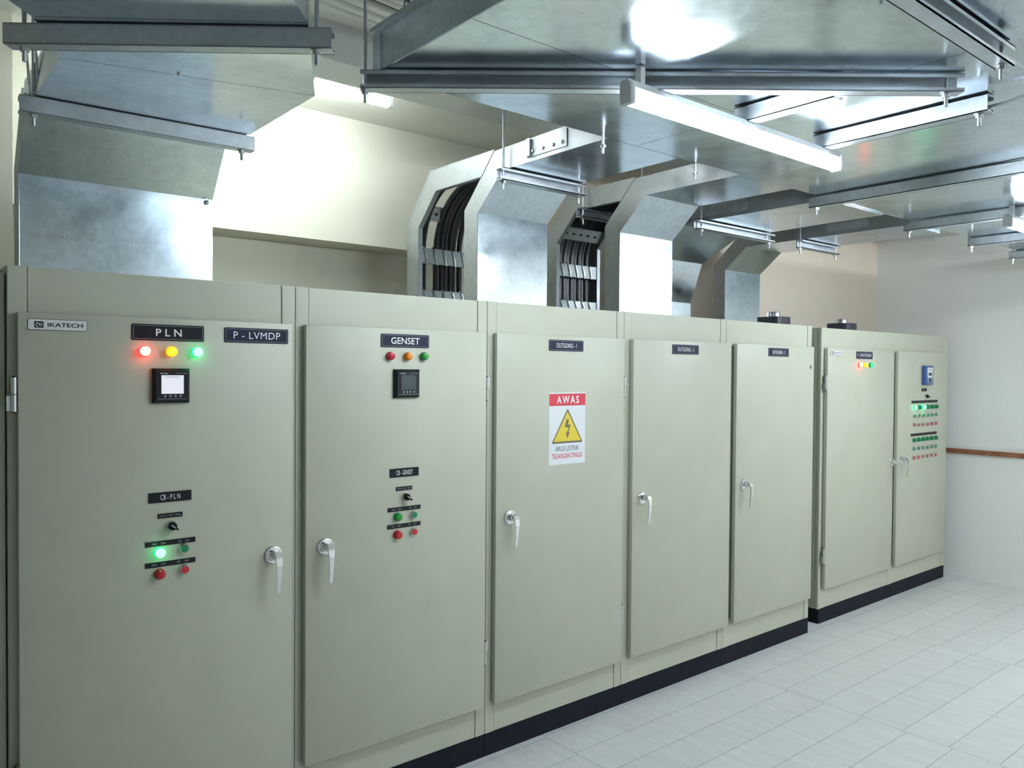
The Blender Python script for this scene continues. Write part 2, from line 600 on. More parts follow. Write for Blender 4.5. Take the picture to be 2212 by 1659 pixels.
def maker_plate(parent, cx, cz, y, k=1.0):
    w, h = 0.155 * k, 0.0305 * k
    b = MB()
    b.rrect(cx - w / 2 - .0012, cx + w / 2 + .0012, cz - h / 2 - .0012, cz + h / 2 + .0012, 0.0045, y - 0.0020, y, 'print_black')
    b.rrect(cx - w / 2, cx + w / 2, cz - h / 2, cz + h / 2, 0.0036, y - 0.0026, y - .0004, 'plate_white')
    f = y - 0.0029
    sx, s = cx - 0.050 * k, 0.0095 * k
    b.poly([(sx - s * 1.25, cz - s), (sx + s * 1.25, cz - s), (sx + s * 1.25, cz + s), (sx - s * 1.25, cz + s)], f, 'print_black')
    # pale scroll inside the dark square of the emblem
    f2 = f - 0.0002

    def arc(cx_, cz_, r0, r1, a0, a1, n=8):
        for i in range(n):
            t0, t1 = [math.radians(a0 + (a1 - a0) * (i + j) / n) for j in (0, 1)]
            b.poly([(cx_ + r0 * math.cos(t0), cz_ + r0 * math.sin(t0)), (cx_ + r1 * math.cos(t0), cz_ + r1 * math.sin(t0)),
                    (cx_ + r1 * math.cos(t1), cz_ + r1 * math.sin(t1)), (cx_ + r0 * math.cos(t1), cz_ + r0 * math.sin(t1))], f2, 'plate_white')
    arc(sx + s * .45, cz - s * .02, s * .28, s * .52, 0, 360, 12)
    arc(sx - s * .35, cz - s * .1, s * .35, s * .62, 20, 290)
    b.poly([(sx - s * .8, cz + s * .3), (sx - s * .55, cz + s * .75), (sx - s * .1, cz + s * .55), (sx - s * .4, cz + s * .15)], f2, 'plate_white')
    b.text('IKATECH', cx + 0.0195 * k, cz, 0.0125 * k, f, 'print_black', 0.094 * k, 0.018)
    for sg in (-1, 1):
        b.lathe((cx + sg * 0.0725 * k, f, cz), [(0, 0.0011), (0.0003, 0.0009), (0.0003, 0)], 'print_grey', 8)
    return part('maker_plate', b, parent, 'white maker plate with dark emblem')


def meter(parent, cx, cz, y, lit):
    w, h, d = 0.115, 0.112, 0.020
    b = MB()
    # bevelled body whose face slopes at the edges
    a0, a1 = (cx - w / 2, cx + w / 2), (cz - h / 2, cz + h / 2)

    def ring(ix, yy):
        return [(a0[0] + ix, yy, a1[0] + ix), (a0[1] - ix, yy, a1[0] + ix), (a0[1] - ix, yy, a1[1] - ix), (a0[0] + ix, yy, a1[1] - ix)]
    b.hexa(ring(0, y), ring(0, y - d * .55), 'black')
    b.hexa(ring(0, y - d * .55), ring(0.008, y - d), 'black')
    f = y - d - 0.0004
    for s, px, pw in (('Schneider', -0.024, 0.026), ('PowerLogic', 0.030, 0.034)):
        b.text(s, cx + px, cz + h / 2 - 0.0155, 0.0042, f, 'print_white' if pw < .03 else 'print_grey', pw, 0.01)
    b.poly([(cx - .044, cz - h / 2 + .0125), (cx + .046, cz - h / 2 + .0125), (cx + .046, cz - h / 2 + .0138), (cx - .044, cz - h / 2 + .0138)], f, 'print_grey')
    o = part('power_meter', b, parent, 'black square meter with lit white screen' if lit else 'black square meter with dark screen')
    s = MB()
    x0, x1, z0, z1 = cx - 0.033, cx + 0.036, cz - 0.026, cz + 0.034
    s.box(x0, x1, y - d - 0.0012, y - d + 0.001, z0, z1, 'screen_lit' if lit else 'screen_off')
    if lit:
        s.poly([(x0 + .009, z1 - .008), (x1 - .011, z1 - .008), (x1 - .011, z1 - .0035), (x0 + .009, z1 - .0035)], y - d - 0.0015, 'screen_bar')
    part('screen', s, o)
    for i in range(4):
        part('key', KEY, o, None, (cx - 0.022 + 0.0158 * i, y - d, cz - 0.0335))


def selector(parent, x, y, z, ang, label='black selector switch with white pointer'):
    b = MB().lathe((x, y, z), [(0, 0.0165), (0.007, 0.0165), (0.010, 0.0150), (0.010, 0)], 'steel', 22)
    o = part('selector_switch', b, parent, label)
    k = MB().lathe((x, y, z), [(0.008, 0.0138), (0.020, 0.0132), (0.022, 0.0118), (0.022, 0)], 'black', 22)
    ca, sa = math.cos(ang), math.sin(ang)

    def P(u, v, d):
        return (x + u * ca - v * sa, y - d, z + u * sa + v * ca)
    hw = 0.0045
    k.hexa([P(-.014, -hw, .021), P(.020, -hw * .7, .021), P(.020, hw * .7, .021), P(-.014, hw, .021)],
           [P(-.0125, -hw * .7, .034), P(.017, -hw * .5, .034), P(.017, hw * .5, .034), P(-.0125, hw * .7, .034)], 'black')
    k.add([P(-.012, -.0012, .0345), P(.004, -.0012, .0345), P(.004, .0012, .0345), P(-.012, .0012, .0345)], [(0, 1, 2, 3)], 'print_white')
    part('switch_knob', k, o)


# ------------------------------------------------------------------ the cabinets
ZD0, ZD1, HT = 0.236, 1.862, 2.0
ROWGROUP = 'sage green switchgear cabinets in one row'


def cabinet(x0, x1, y0, depth, doors, label, stile=0.05, ht=2.0):
    root = thing('switchgear_cabinet', ((x0 + x1) / 2, y0, 0), label, 'electrical cabinet', ROWGROUP)
    a, c = x0 + 0.0012, x1 - 0.0012
    part('body', MB().box(a, c, y0 + 0.012, y0 + depth, 0.1, ht, 'paint'), root)
    part('frame_post', MB().box(a, a + stile, y0, y0 + 0.014, 0.1, ht, 'paint', 0.0015, 1), root)
    part('frame_post', MB().box(c - stile, c, y0, y0 + 0.014, 0.1, ht, 'paint', 0.0015, 1), root)
    part('plinth', MB().box(a, c, y0 + 0.001, y0 + depth, 0, 0.0995, 'plinth'), root, 'black plinth')
    part('top_panel', MB().box(a + stile + .002, c - stile - .002, y0 + 0.0025, y0 + 0.014, 1.845, ht - 0.001, 'paint', 0.001, 1), root)
    part('base_panel', MB().box(a + stile + .002, c - stile - .002, y0 + 0.0025, y0 + 0.014, 0.1, 0.262, 'paint', 0.001, 1), root)
    out = []
    for (dx0, dx1, hinge) in doors:
        d = part('door', MB().box(dx0, dx1, y0 - 0.030, y0 - 0.005, ZD0, ZD1, 'paint', 0.0025, 2), root)
        part('gasket', MB().box(dx0 + .012, dx1 - .012, y0 - 0.006, y0 + 0.004, ZD0 + .012, ZD1 - .012, 'gasket'), d)
        out.append(d)
    return root, out


# hand levers belong to the door: rosette and lever are joined in one handle mesh
def joined_handle():
    me = bpy.data.meshes.new('handle')
    bm = bmesh.new()
    bm.from_mesh(ROSETTE)
    bm.from_mesh(LEVER)
    bm.to_mesh(me)
    bm.free()
    for m in ROSETTE.materials:
        me.materials.append(m)
    me.set_sharp_from_angle(angle=math.radians(32))
    return me


HANDLE = joined_handle()


def put_handle(door, x, y, z):
    part('handle', HANDLE, door, 'chrome lever handle', (x, y, z))


def put_hinge(door, x, y, zs):
    for z in zs:
        part('hinge', HINGE, door, 'steel hinge', (x, y, z))


YF = -0.030
X0, X1, X2, X3, X4, X5 = 0.168, 1.061, 1.943, 2.815, 3.672, 4.598

# --- first cabinet: lit lamps, lit meter
c1, (d1,) = cabinet(X0, X1, 0, 0.65, [(0.192, 1.037, 'l')], 'nearest sage green cabinet with three lit lamps and a lit meter screen')
put_hinge(d1, 0.182, -0.022, (1.62, 0.47))
put_handle(d1, 0.966, YF, 1.039)
maker_plate(c1, 0.295, 1.827, YF)
nameplate(c1, 'P L N', 0.612, 1.815, 0.224, 0.052, YF, 'black nameplate with widely spaced white letters', 0.080, 0.0235, base='print_black')
nameplate(c1, 'P - LVMDP', 0.906, 1.815, 0.227, 0.051, YF, 'navy nameplate reading P-LVMDP', 0.166, 0.0245, offset=0.0, spacing=1.08)
indicator(c1, 'red', 'lit_red', 0.537, YF, 1.754, 'lit red lamp')
indicator(c1, 'yellow', 'lit_yellow', 0.619, YF, 1.754, 'lit yellow lamp')
indicator(c1, 'green', 'lit_green', 0.700, YF, 1.754, 'lit green lamp')
meter(c1, 0.617, 1.643, YF, True)
nameplate(c1, 'CB - P L N', 0.616, 1.280, 0.134, 0.033, YF, 'black plate above the selector switch', 0.062, 0.0175, base='print_black', offset=0.0, frame=False)
strip(c1, (('AUTO', 0.22), ('OFF', 0.52), ('MAN', 0.82)), 0.577, 0.655, 1.219, 0.0155, YF, 'small black strip over the selector switch')
selector(c1, 0.620, YF, 1.184, math.radians(-38))
strip(c1, (('IND', 0.18), ('ON', 0.35), ('PB', 0.68), ('ON', 0.83)), 0.539, 0.696, 1.130, 0.0165, YF, 'black strip reading ON')
strip(c1, (('IND', 0.18), ('OFF', 0.35), ('PB', 0.66), ('OFF', 0.82)), 0.539, 0.696, 1.062, 0.0165, YF, 'black strip reading OFF')
indicator(c1, 'green', 'lit_green', 0.582, YF, 1.102, 'lit green lamp')
button(c1, 'cap_green', 0.659, YF, 1.105, 'green push button')
indicator(c1, 'red', 'lens_red', 0.582, YF, 1.032, 'unlit red lamp')
button(c1, 'cap_red', 0.660, YF, 1.035, 'red push button')

# --- second cabinet: same layout, unlit
c2, (d2,) = cabinet(X1, X2, 0, 0.65, [(1.089, 1.917, 'r')], 'sage green cabinet with GENSET plate, unlit lamps and dark meter screen')
put_hinge(d2, 1.925, -0.022, (1.62, 0.47))
put_handle(d2, 1.166, YF, 1.041)
nameplate(c2, 'GENSET', 1.509, 1.814, 0.222, 0.052, YF, 'navy nameplate reading GENSET', 0.132, 0.0265)
indicator(c2, 'red', 'lens_red', 1.437, YF, 1.753, 'unlit red lamp')
indicator(c2, 'yellow', 'lens_orange', 1.517, YF, 1.753, 'unlit orange lamp')
indicator(c2, 'green', 'lens_green', 1.593, YF, 1.754, 'unlit green lamp')
meter(c2, 1.512, 1.645, YF, False)
nameplate(c2, 'CB - GENSET', 1.507, 1.291, 0.133, 0.034, YF, 'black plate reading CB-GENSET', 0.076, 0.0185, base='print_black', offset=0.0, frame=False)
strip(c2, (('AUTO', 0.22), ('OFF', 0.52), ('MAN', 0.82)), 1.469, 1.544, 1.227, 0.0155, YF, 'small black strip over the selector switch')
selector(c2, 1.512, YF, 1.193, math.radians(-38))
strip(c2, (('IND', 0.18), ('ON', 0.35), ('PB', 0.68), ('ON', 0.83)), 1.431, 1.584, 1.146, 0.0165, YF, 'black strip reading ON')
strip(c2, (('IND', 0.18), ('OFF', 0.35), ('PB', 0.66), ('OFF', 0.82)), 1.430, 1.584, 1.079, 0.0165, YF, 'black strip reading OFF')
indicator(c2, 'green', 'lens_green', 1.474, YF, 1.117, 'unlit green lamp')
button(c2, 'cap_green', 1.549, YF, 1.117, 'green push button')
indicator(c2, 'red', 'lens_red', 1.474, YF, 1.046, 'unlit red lamp')
button(c2, 'cap_red', 1.550, YF, 1.049, 'red push button')

# --- three outgoing cabinets
c3, (d3,) = cabinet(X2, X3, 0, 0.65, [(1.974, 2.786, 'r')], 'sage green cabinet with OUTGOING - 1 plate and the AWAS warning sign')
put_hinge(d3, 2.794, -0.022, (1.62, 0.47))
put_handle(d3, 2.050, YF, 1.050)
nameplate(c3, 'OUTGOING - 1', 2.387, 1.817, 0.219, 0.051, YF, 'navy nameplate reading OUTGOING - 1', 0.130, 0.0215, offset=0.0)


def warning_sign(parent, cx, cz, y):
    w, h = 0.232, 0.336
    b = MB()
    b.box(cx - w / 2, cx + w / 2, y - 0.0008, y, cz - h / 2, cz + h / 2, 'paper')
    f = y - 0.0011
    g = f - 0.0002
    k = g - 0.0002
    t = cz + h / 2
    b.poly([(cx - w / 2, t - .062), (cx + w / 2, t - .062), (cx + w / 2, t - .006), (cx - w / 2, t - .006)], f, 'print_red')
    b.text('AWAS', cx + .002, t - .034, 0.0365, g, 'print_white', 0.142, 0.022, 1.35)
    # rounded triangle, brown rim and yellow field

    def tri(s, r):
        top, bl, br = (cx, t - .074 - s * 1.15), (cx - .101 + s, t - .238 + s * .72), (cx + .101 - s, t - .238 + s * .72)
        pts = []
        P3 = [top, bl, br]
        for i in range(3):
            p, q, n = Vector(P3[i]), Vector(P3[i - 1]), Vector(P3[(i + 1) % 3])
            e0, e1 = (q - p).normalized(), (n - p).normalized()
            for kk in range(5):
                u = kk / 4
                pts.append(tuple(p + e0 * r * (1 - u) ** 2 + e1 * r * u ** 2))
        return pts
    b.poly(tri(0, .012), f, 'print_brown')
    b.poly(tri(.0125, .005), g, 'print_yellow')
    bolt = [(-.006, .052), (.010, .052), (.001, .026), (.020, .026), (.006, -.010), (.013, -.010), (-.001, -.040), (-.010, -.010), (-.003, -.010), (.007, .014), (-.017, .014)]
    b.poly([(cx + px, t - .178 + pz) for px, pz in bolt], k, 'print_brown')
    b.text('ARUS LISTRIK', cx, t - .263, 0.0235, f, 'print_charcoal', 0.152, 0.008)
    b.text('TEGANGAN TINGGI', cx, t - .297, 0.0235, f, 'print_red', 0.196, 0.010)
    part('warning_sign', b, parent, 'white sticker with red band and yellow lightning triangle reading AWAS')


warning_sign(c3, 2.398, 1.430, YF)

c4, (d4,) = cabinet(X3, X4, 0, 0.65, [(2.855, 3.684, 'r')], 'sage green cabinet with OUTGOING - 2 plate and a bare door')
put_handle(d4, 2.928, YF, 1.051)
nameplate(c4, 'OUTGOING - 2', 3.268, 1.818, 0.222, 0.051, YF, 'navy nameplate reading OUTGOING - 2', 0.140, 0.0215, offset=0.0)
c5, (d5,) = cabinet(X4, X5, 0, 0.65, [(3.738, 4.574, 'r')], 'sage green cabinet with OUTGOING - 3 plate ending the long row')
put_handle(d5, 3.818, YF, 1.042)
nameplate(c5, 'OUTGOING - 3', 4.164, 1.820, 0.218, 0.051, YF, 'navy nameplate reading OUTGOING - 3', 0.140, 0.0215, offset=0.0)
part('keyhole_cover', MB().box(4.528, 4.538, YF - .002, YF + .001, 1.722, 1.744, 'black', 0.0008, 1), c5, 'small black mark')

# --- capacitor bank with two doors
YC = 0.05
c6, (d6, d7) = cabinet(4.812, 6.795, YC, 0.62, [(4.837, 5.795, 'l'), (5.857, 6.728, 'r')],
                       'wide two-door sage green cabinet with rows of small buttons, far end', stile=0.055)
part('centre_post', MB().box(5.79, 5.862, YC, YC + .014, 0.1, 0.262, 'paint', 0.001, 1), c6)
part('side_flange', MB().box(4.8035, 4.8125, YC + .035, YC + .062, 0.1, 1.985, 'paint').box(4.8035, 4.8125, YC + .0005, YC + .014, 0.1, 1.997, 'paint'), c6)
YG = YC - 0.030
put_hinge(d6, 4.828, YC - 0.022, (1.632, 0.462))
put_handle(d6, 5.765, YG, 1.035)
put_handle(d7, 5.925, YG, 1.042)
maker_plate(c6, 4.945, 1.832, YG)
nameplate(c6, 'P - CAPACITOR BANK', 5.333, 1.822, 0.232, 0.052, YG, 'navy nameplate reading P - CAPACITOR BANK', 0.196, 0.0225, offset=0.0)
indicator(c6, 'red', 'lit_red', 5.258, YG, 1.753, 'lit red lamp')
indicator(c6, 'yellow', 'lit_yellow', 5.335, YG, 1.753, 'lit yellow lamp')
indicator(c6, 'green', 'glow_green', 5.416, YG, 1.753, 'lit green lamp')


def regulator(parent, cx, cz, y):
    w, h = 0.148, 0.150
    b = MB()
    b.box(cx - w / 2, cx + w / 2, y - 0.030, y, cz - h / 2, cz + h / 2, 'blue_plastic', 0.005, 2)
    o = part('power_factor_regulator', b, parent, 'blue square controller with white face')
    s = MB().box(cx - .040, cx + .052, y - .0318, y - .029, cz - .018, cz + .060, 'plate_white')
    s.box(cx - .022, cx + .034, y - .0325, y - .031, cz - .004, cz + .020, 'screen_off')
    s.box(cx - .006, cx + .022, y - .0323, y - .031, cz + .040, cz + .050, 'print_grey')
    part('screen', s, o)
    kk = MB().box(cx - .042, cx + .052, y - .0316, y - .029, cz - .062, cz - .020, 'key_grey')
    kk.lathe((cx + .006, y - .031, cz - .041), [(0, .014), (.003, .014), (.004, .012), (.004, .007), (.002, .006), (.002, 0)], 'navy', 18)
    part('keypad', kk, o)


regulator(c6, 6.325, 1.682, YG)
strip(c6, (('RESET', 0.5),), 6.255, 6.345, 1.567, 0.024, YG, 'small dark strip over the switch', base='black', mt='print_grey')
selector(c6, 6.325, YG, 1.515, math.radians(-20), 'small black selector switch')
strip(c6, tuple((str(i + 1), 0.09 + 0.164 * i) for i in range(6)), 6.085, 6.545, 1.474, 0.021, YG, 'dark numbered strip over the upper buttons')
strip(c6, tuple((str(i + 7), 0.09 + 0.164 * i) for i in range(6)), 6.080, 6.540, 1.219, 0.021, YG, 'dark numbered strip over the lower buttons')
for i in range(6):
    x = 6.128 + 0.0765 * i
    lit = i in (0, 2)
    indicator(c6, 'green', 'lit_green' if lit else 'cap_green', x, YG, 1.431, 'lit green lamp' if lit else 'unlit green lamp')
    button(c6, 'cap_green', x - .004, YG, 1.366, 'green push button')
    button(c6, 'cap_red', x - .006, YG, 1.296, 'red push button')
    indicator(c6, 'green', 'cap_green', x, YG, 1.180, 'unlit green lamp')
    button(c6, 'cap_green', x - .004, YG, 1.112, 'green push button')
    button(c6, 'cap_red', x - .006, YG, 1.043, 'red push button')

# --- the neighbour of which only a sliver shows at the left edge
c0, (d0,) = cabinet(-0.74, 0.167, 0.022, 0.61, [(-0.715, 0.100, 'r')], 'dark sliver of green cabinet cut by the left edge, set back', ht=1.978)

# ------------------------------------------------------------------ exhaust fans on the cabinet tops


def fan(cx, cy, label):
    root = thing('exhaust_fan', (cx, cy, HT), label, 'fan', 'exhaust fans on the cabinet tops')
    h = 0.082
    b = MB()
    z0, z1 = HT, HT + 0.050
    ring_o, ring_i = [], []
    for k in range(32):
        a = 2 * math.pi * k / 32
        s = 1 / max(abs(math.cos(a)), abs(math.sin(a)))
        s = min(s, 1.26)
        ring_o.append((cx + h * s * math.cos(a), cy + h * s * math.sin(a)))
        ring_i.append((cx + 0.074 * math.cos(a), cy + 0.074 * math.sin(a)))
    n = 32
    vs = [(x, y, z0) for x, y in ring_o] + [(x, y, z1) for x, y in ring_o] + [(x, y, z1) for x, y in ring_i] + [(x, y, z0) for x, y in ring_i]
    fs = []
    for k in range(n):
        k2 = (k + 1) % n
        for q in range(4):
            q2 = (q + 1) % 4
            fs.append((q * n + k, q * n + k2, q2 * n + k2, q2 * n + k))
    b.add(vs, fs, 'fan_black')
    b.box(cx + h - .004, cx + h + .012, cy - .02, cy + .01, z0 + .008, z0 + .03, 'fan_black', .002, 1)
    part('fan_frame', b, root)
    part('motor_hub', MB().lathe((cx, cy, z0 + .006), [(0, .040), (.068, .040), (.076, .036), (.078, .030), (.078, 0)], 'steel', 28, (0, 0, 1)), root, 'silver motor hub')
    bl = MB()
    for k in range(5):
        a = 2 * math.pi * k / 5
        t = Vector((-math.sin(a), math.cos(a), 0))
        r = Vector((math.cos(a), math.sin(a), 0))
        c = Vector((cx, cy, z0 + .022))
        up = Vector((0, 0, 1))
        p = [c + r * .038 - t * .014 - up * .012, c + r * .072 - t * .022 - up * .014, c + r * .072 + t * .022 + up * .014, c + r * .038 + t * .014 + up * .012]
        nn = (p[1] - p[0]).cross(p[3] - p[0]).normalized() * .0016
        bl.hexa(p, [q + nn for q in p], 'fan_black')
    part('fan_blades', bl, root)


fan(4.352, 0.125, 'black exhaust fan on top of the OUTGOING - 3 cabinet')
fan(5.285, 0.165, 'black exhaust fan on top of the far two-door cabinet')

# ------------------------------------------------------------------ galvanised ducts
DUCTG = 'bent galvanised cable ducts on the cabinet tops'


def solid_yz(x0, x1, front, back, m):
    """sheet-metal box between a front and a back line in (y, z), one section"""
    b = MB().prism([front[0], front[1], back[1], back[0]], 'x', x0, x1, m)
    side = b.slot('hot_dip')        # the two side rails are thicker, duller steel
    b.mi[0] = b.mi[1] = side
    return b


def duct(x0, x1, front, back, label, names, tail=None):
    root = thing('cable_duct', ((x0 + x1) / 2, (front[0][0] + back[0][0]) / 2, HT), label, 'cable duct', DUCTG)
    for i, nm in enumerate(names):
        b = solid_yz(x0, x1, front[i:i + 2], back[i:i + 2], 'zinc')
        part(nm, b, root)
    return root


def ledge(root, x0, x1, p, q, nm='corner_flange'):
    """the bright folded edge along the left front corner"""
    part(nm, MB().tube([(x0 + .001, p[0] - .0005, p[1]), (x0 + .001, q[0] - .0005, q[1])], 0.0022, 'zinc', 6), root)


# nearest wide duct: rises, leans out, runs forward, then turns left overhead in two mitres
A_X0, A_X1 = 0.257, 0.914
ductA = duct(A_X0, A_X1, [(.45, HT), (.45, 2.365), (.315, 2.535)], [(.55, HT), (.55, 2.40), (.37, 2.635)],
             'widest galvanised duct rising from the nearest cabinet and turning left overhead', ['riser', 'elbow'])
ZB, ZT = 2.535, 2.640
planA = [[(A_X0, .315), (A_X1, .315)], [(A_X0, -.300), (A_X1, -.470)], [(.157, -.539), (.675, -.935)], [(-.83, -1.66), (-.315, -2.06)]]
for i in range(3):
    (l0, r0), (l1, r1) = planA[i], planA[i + 1]
    g = 0.0025 if i < 2 else 0
    dl = (Vector(l1) - Vector(l0)).normalized() * g
    dr = (Vector(r1) - Vector(r0)).normalized() * g
    e = [(*(Vector(l1) - dl), ), (*(Vector(r1) - dr), )]
    p = [l0, r0, e[1], e[0]]
    part(('forward_run', 'mitre_piece', 'diagonal_run')[i], MB().prism(p, 'z', ZB, ZT, 'zinc'), ductA)
part('drive_screw', MB().lathe((0.54, -.385, ZB), [(0, .006), (.004, .006), (.005, .004), (.005, 0)], 'steel', 10, (0, 0, -1)), ductA)
part('stencil', MB().text('BRANDING  QUALITY  BUILD', .56, 2.158, .017, .4494, 'stencil', .44, 0.0), ductA, 'faint grey mill stencil')
ledge(ductA, A_X0, A_X1, (.45, HT), (.45, 2.365))
part('corner_bracket', MB().tube([(A_X1 - .028, .446, 2.352), (A_X1 - .018, .444, 2.352)], 0.009, 'zinc', 10), ductA)

# middle closed duct in front of the first open ladder
C_X0, C_X1 = 1.908, 2.316
ductC = duct(C_X0, C_X1, [(.03, HT), (.03, 2.383), (-.141, 2.535), (-.742, 2.535)], [(.127, HT), (.127, 2.407), (-.087, 2.625), (-.742, 2.632)],
             'galvanised duct between the two open cable ladders, above the OUTGOING - 1 cabinet', ['riser', 'elbow', 'forward_run'])
ledge(ductC, C_X0, C_X1, (.03, HT), (.03, 2.383))
sp = MB()
sp.box(C_X0 - .004, C_X0 - .0005, -.535, -.30, 2.552, 2.620, 'hot_dip')
for yy in (-.34, -.40, -.46, -.51):
    sp.lathe((C_X0 - .003, yy, 2.572), [(0, .0075), (.005, .0075), (.006, .004), (.006, 0)], 'steel', 6, (-1, 0, 0))
part('splice_plate', sp, ductC)
fl = MB()
fl.add([(C_X0 - .006, -.300, 2.624), (C_X0 - .022, -.315, 2.60), (C_X0 - .018, -.330, 2.565), (C_X0 - .004, -.318, 2.556)], [(0, 1, 2, 3)], 'zinc')
part('bent_tab', MB().prism([(C_X0 - .001, -.300), (C_X0 - .016, -.312), (C_X0 - .014, -.330), (C_X0 - .001, -.322)], 'z', 2.556, 2.624, 'zinc'), ductC)

# duct with the glaring front, above OUTGOING - 2
E_X0, E_X1 = 2.807, 3.221
ductE = duct(E_X0, E_X1, [(.03, HT), (.03, 2.402), (-.141, 2.562), (-.742, 2.562)], [(.133, HT), (.133, 2.445), (-.070, 2.655), (-.742, 2.662)],
             'galvanised duct with a glaring white front above the OUTGOING - 2 cabinet', ['riser', 'elbow', 'forward_run'])
ledge(ductE, E_X0, E_X1, (.03, HT), (.03, 2.402))

# wide duct right behind it, bending in three steps
E2_X0, E2_X1 = 3.42, 3.985
ductE2 = duct(E2_X0, E2_X1, [(.50, HT), (.50, 2.14), (.413, 2.385), (.129, 2.528), (-.742, 2.528)],
              [(.60, HT), (.60, 2.17), (.50, 2.445), (.18, 2.628), (-.742, 2.628)],
              'wide galvanised duct bent in three steps right behind the glaring one',
              ['riser', 'lower_elbow', 'upper_elbow', 'forward_run'])
sp = MB().box(E2_X0 - .004, E2_X0 - .0005, -.30, .06, 2.548, 2.615, 'zinc_dull')
for yy in (-.02, -.09, -.16, -.23):
    sp.lathe((E2_X0 - .003, yy, 2.590), [(0, .0075), (.005, .0075), (.006, .004), (.006, 0)], 'steel', 6, (-1, 0, 0))
part('splice_plate', sp, ductE2)

# far duct
F_X0, F_X1 = 4.283, 4.686
ductF = duct(F_X0, F_X1, [(.45, HT), (.45, 2.378), (.287, 2.512), (-.742, 2.512)], [(.545, HT), (.545, 2.412), (.360, 2.580), (-.742, 2.592)],
             'farthest galvanised duct standing on the OUTGOING - 3 cabinet', ['riser', 'elbow', 'forward_run'])
ledge(ductF, F_X0, F_X1, (.45, HT), (.45, 2.378))
part('splice_plate', MB().box(F_X0 - .004, F_X0 - .0005, -.52, -.27, 2.535, 2.580, 'zinc_dull'), ductF)

# ------------------------------------------------------------------ open cable ladders and their cables
LADG = 'open cable ladders'
CABG = 'black power cables on the open ladders'


def rail_yz(x, prof_f, prof_b):
    b = MB()
    for i in range(len(prof_f) - 1):
        b.prism([prof_f[i], prof_f[i + 1], prof_b[i + 1], prof_b[i]], 'x', x - .002, x + .002, 'hot_dip')
        # folded lips on both edges
        for pr in (prof_f, prof_b):
            p, q = Vector((x + .010, *pr[i])), Vector((x + .010, *pr[i + 1]))
            d = Vector((.012, 0, 0))
            n = Vector((0, -(q - p).z, (q - p).y)).normalized() * .0015
            b.hexa([p - d - n, p + d - n, p + d + n, p - d + n], [q - d - n, q + d - n, q + d + n, q - d + n], 'hot_dip')
    return b


def ladder(x0, x1, pf, pb, rungs, label, slots):
    root = thing('cable_ladder', ((x0 + x1) / 2, .55, HT), label, 'cable ladder', LADG)
    part('side_rail', rail_yz(x0, pf, pb), root)
    rb = rail_yz(x1, pf, pb)
    part('side_rail', rb, root)
    for k, (y, z, hh, tilt) in enumerate(rungs):
        b = MB()
        c, s = math.cos(tilt), math.sin(tilt)

        def P(u, v, x):
            return (x, y + u * c - v * s, z + u * s + v * c)
        a = x0 + .003
        e = x1 - .003
        b.hexa([P(-.002, -hh, a), P(-.002, hh, a), P(.002, hh, a), P(.002, -hh, a)], [P(-.002, -hh, e), P(-.002, hh, e), P(.002, hh, e), P(.002, -hh, e)], 'hot_dip')
        for sg in (-1, 1):
            b.hexa([P(-.002, sg * hh - .0015, a), P(-.002, sg * hh + .0015, a), P(.012, sg * hh + .0015, a), P(.012, sg * hh - .0015, a)],
                   [P(-.002, sg * hh - .0015, e), P(-.002, sg * hh + .0015, e), P(.012, sg * hh + .0015, e), P(.012, sg * hh - .0015, e)], 'hot_dip')
        n = int((x1 - x0) / .055)
        for i in range(n):
            xx = x0 + .035 + i * .055
            if xx + .02 > x1:
                break
            if k in slots:
                b.hexa([P(-.0026, -.006, xx), P(-.0026, .006, xx), P(-.0019, .006, xx), P(-.0019, -.006, xx)],
                       [P(-.0026, -.006, xx + .02), P(-.0026, .006, xx + .02), P(-.0019, .006, xx + .02), P(-.0019, -.006, xx + .02)], 'gasket')
            else:      # bent cable cleats that cross the rung
                b.tube([P(-.004, -hh - .004, xx + .018), P(-.008, 0, xx + .010), P(-.006, hh * .8, xx), P(.006, hh + .008, xx - .004)], .0035, 'zinc', 6)
        part('rung', b, root)
    return root


pfB = [(.50, HT), (.50, 2.381), (.352, 2.533), (.002, 2.533)]
pbB = [(.60, HT), (.60, 2.410), (.400, 2.634), (-.088, 2.630)]
ladder(1.908, 2.316, pfB, pbB, [(.505, 2.05, .036, 0), (.505, 2.252, .036, 0), (.500, 2.458, .034, .42)],
       'open galvanised cable ladder curving up from the GENSET cabinet, few cables', {2})
pfD = [(.50, HT), (.50, 2.40), (.345, 2.562), (.021, 2.562)]
pbD = [(.60, HT), (.60, 2.43), (.400, 2.662), (-.071, 2.660)]
ladder(2.807, 3.125, pfD, pbD, [(.505, 2.062, .030, 0), (.505, 2.262, .034, 0), (.470, 2.462, .036, .62)],
       'open galvanised cable ladder behind the glaring duct, filled with cables', {2})


def cable(x, dy, r, xe, ztop, yend, label, n=14):
    yb = .548 + dy
    R = .30 + dy
    zc = ztop - R
    pts = [(x, yb, HT - .004), (x, yb, HT + .12), (x + (xe - x) * .1, yb, zc - .02)]
    for k in range(n + 1):
        a = math.pi / 2 * k / n
        u = .1 + .5 * k / n
        pts.append((x + (xe - x) * u, yb - R + R * math.cos(a), zc + R * math.sin(a)))
    pts.append((x + (xe - x) * .8, (yb - R) * .5 + yend * .5, ztop))
    pts.append((xe, yend, ztop))
    return solo('power_cable', MB().tube(pts, r, 'cable', 10), (x, yb, HT), label, 'cable', CABG)


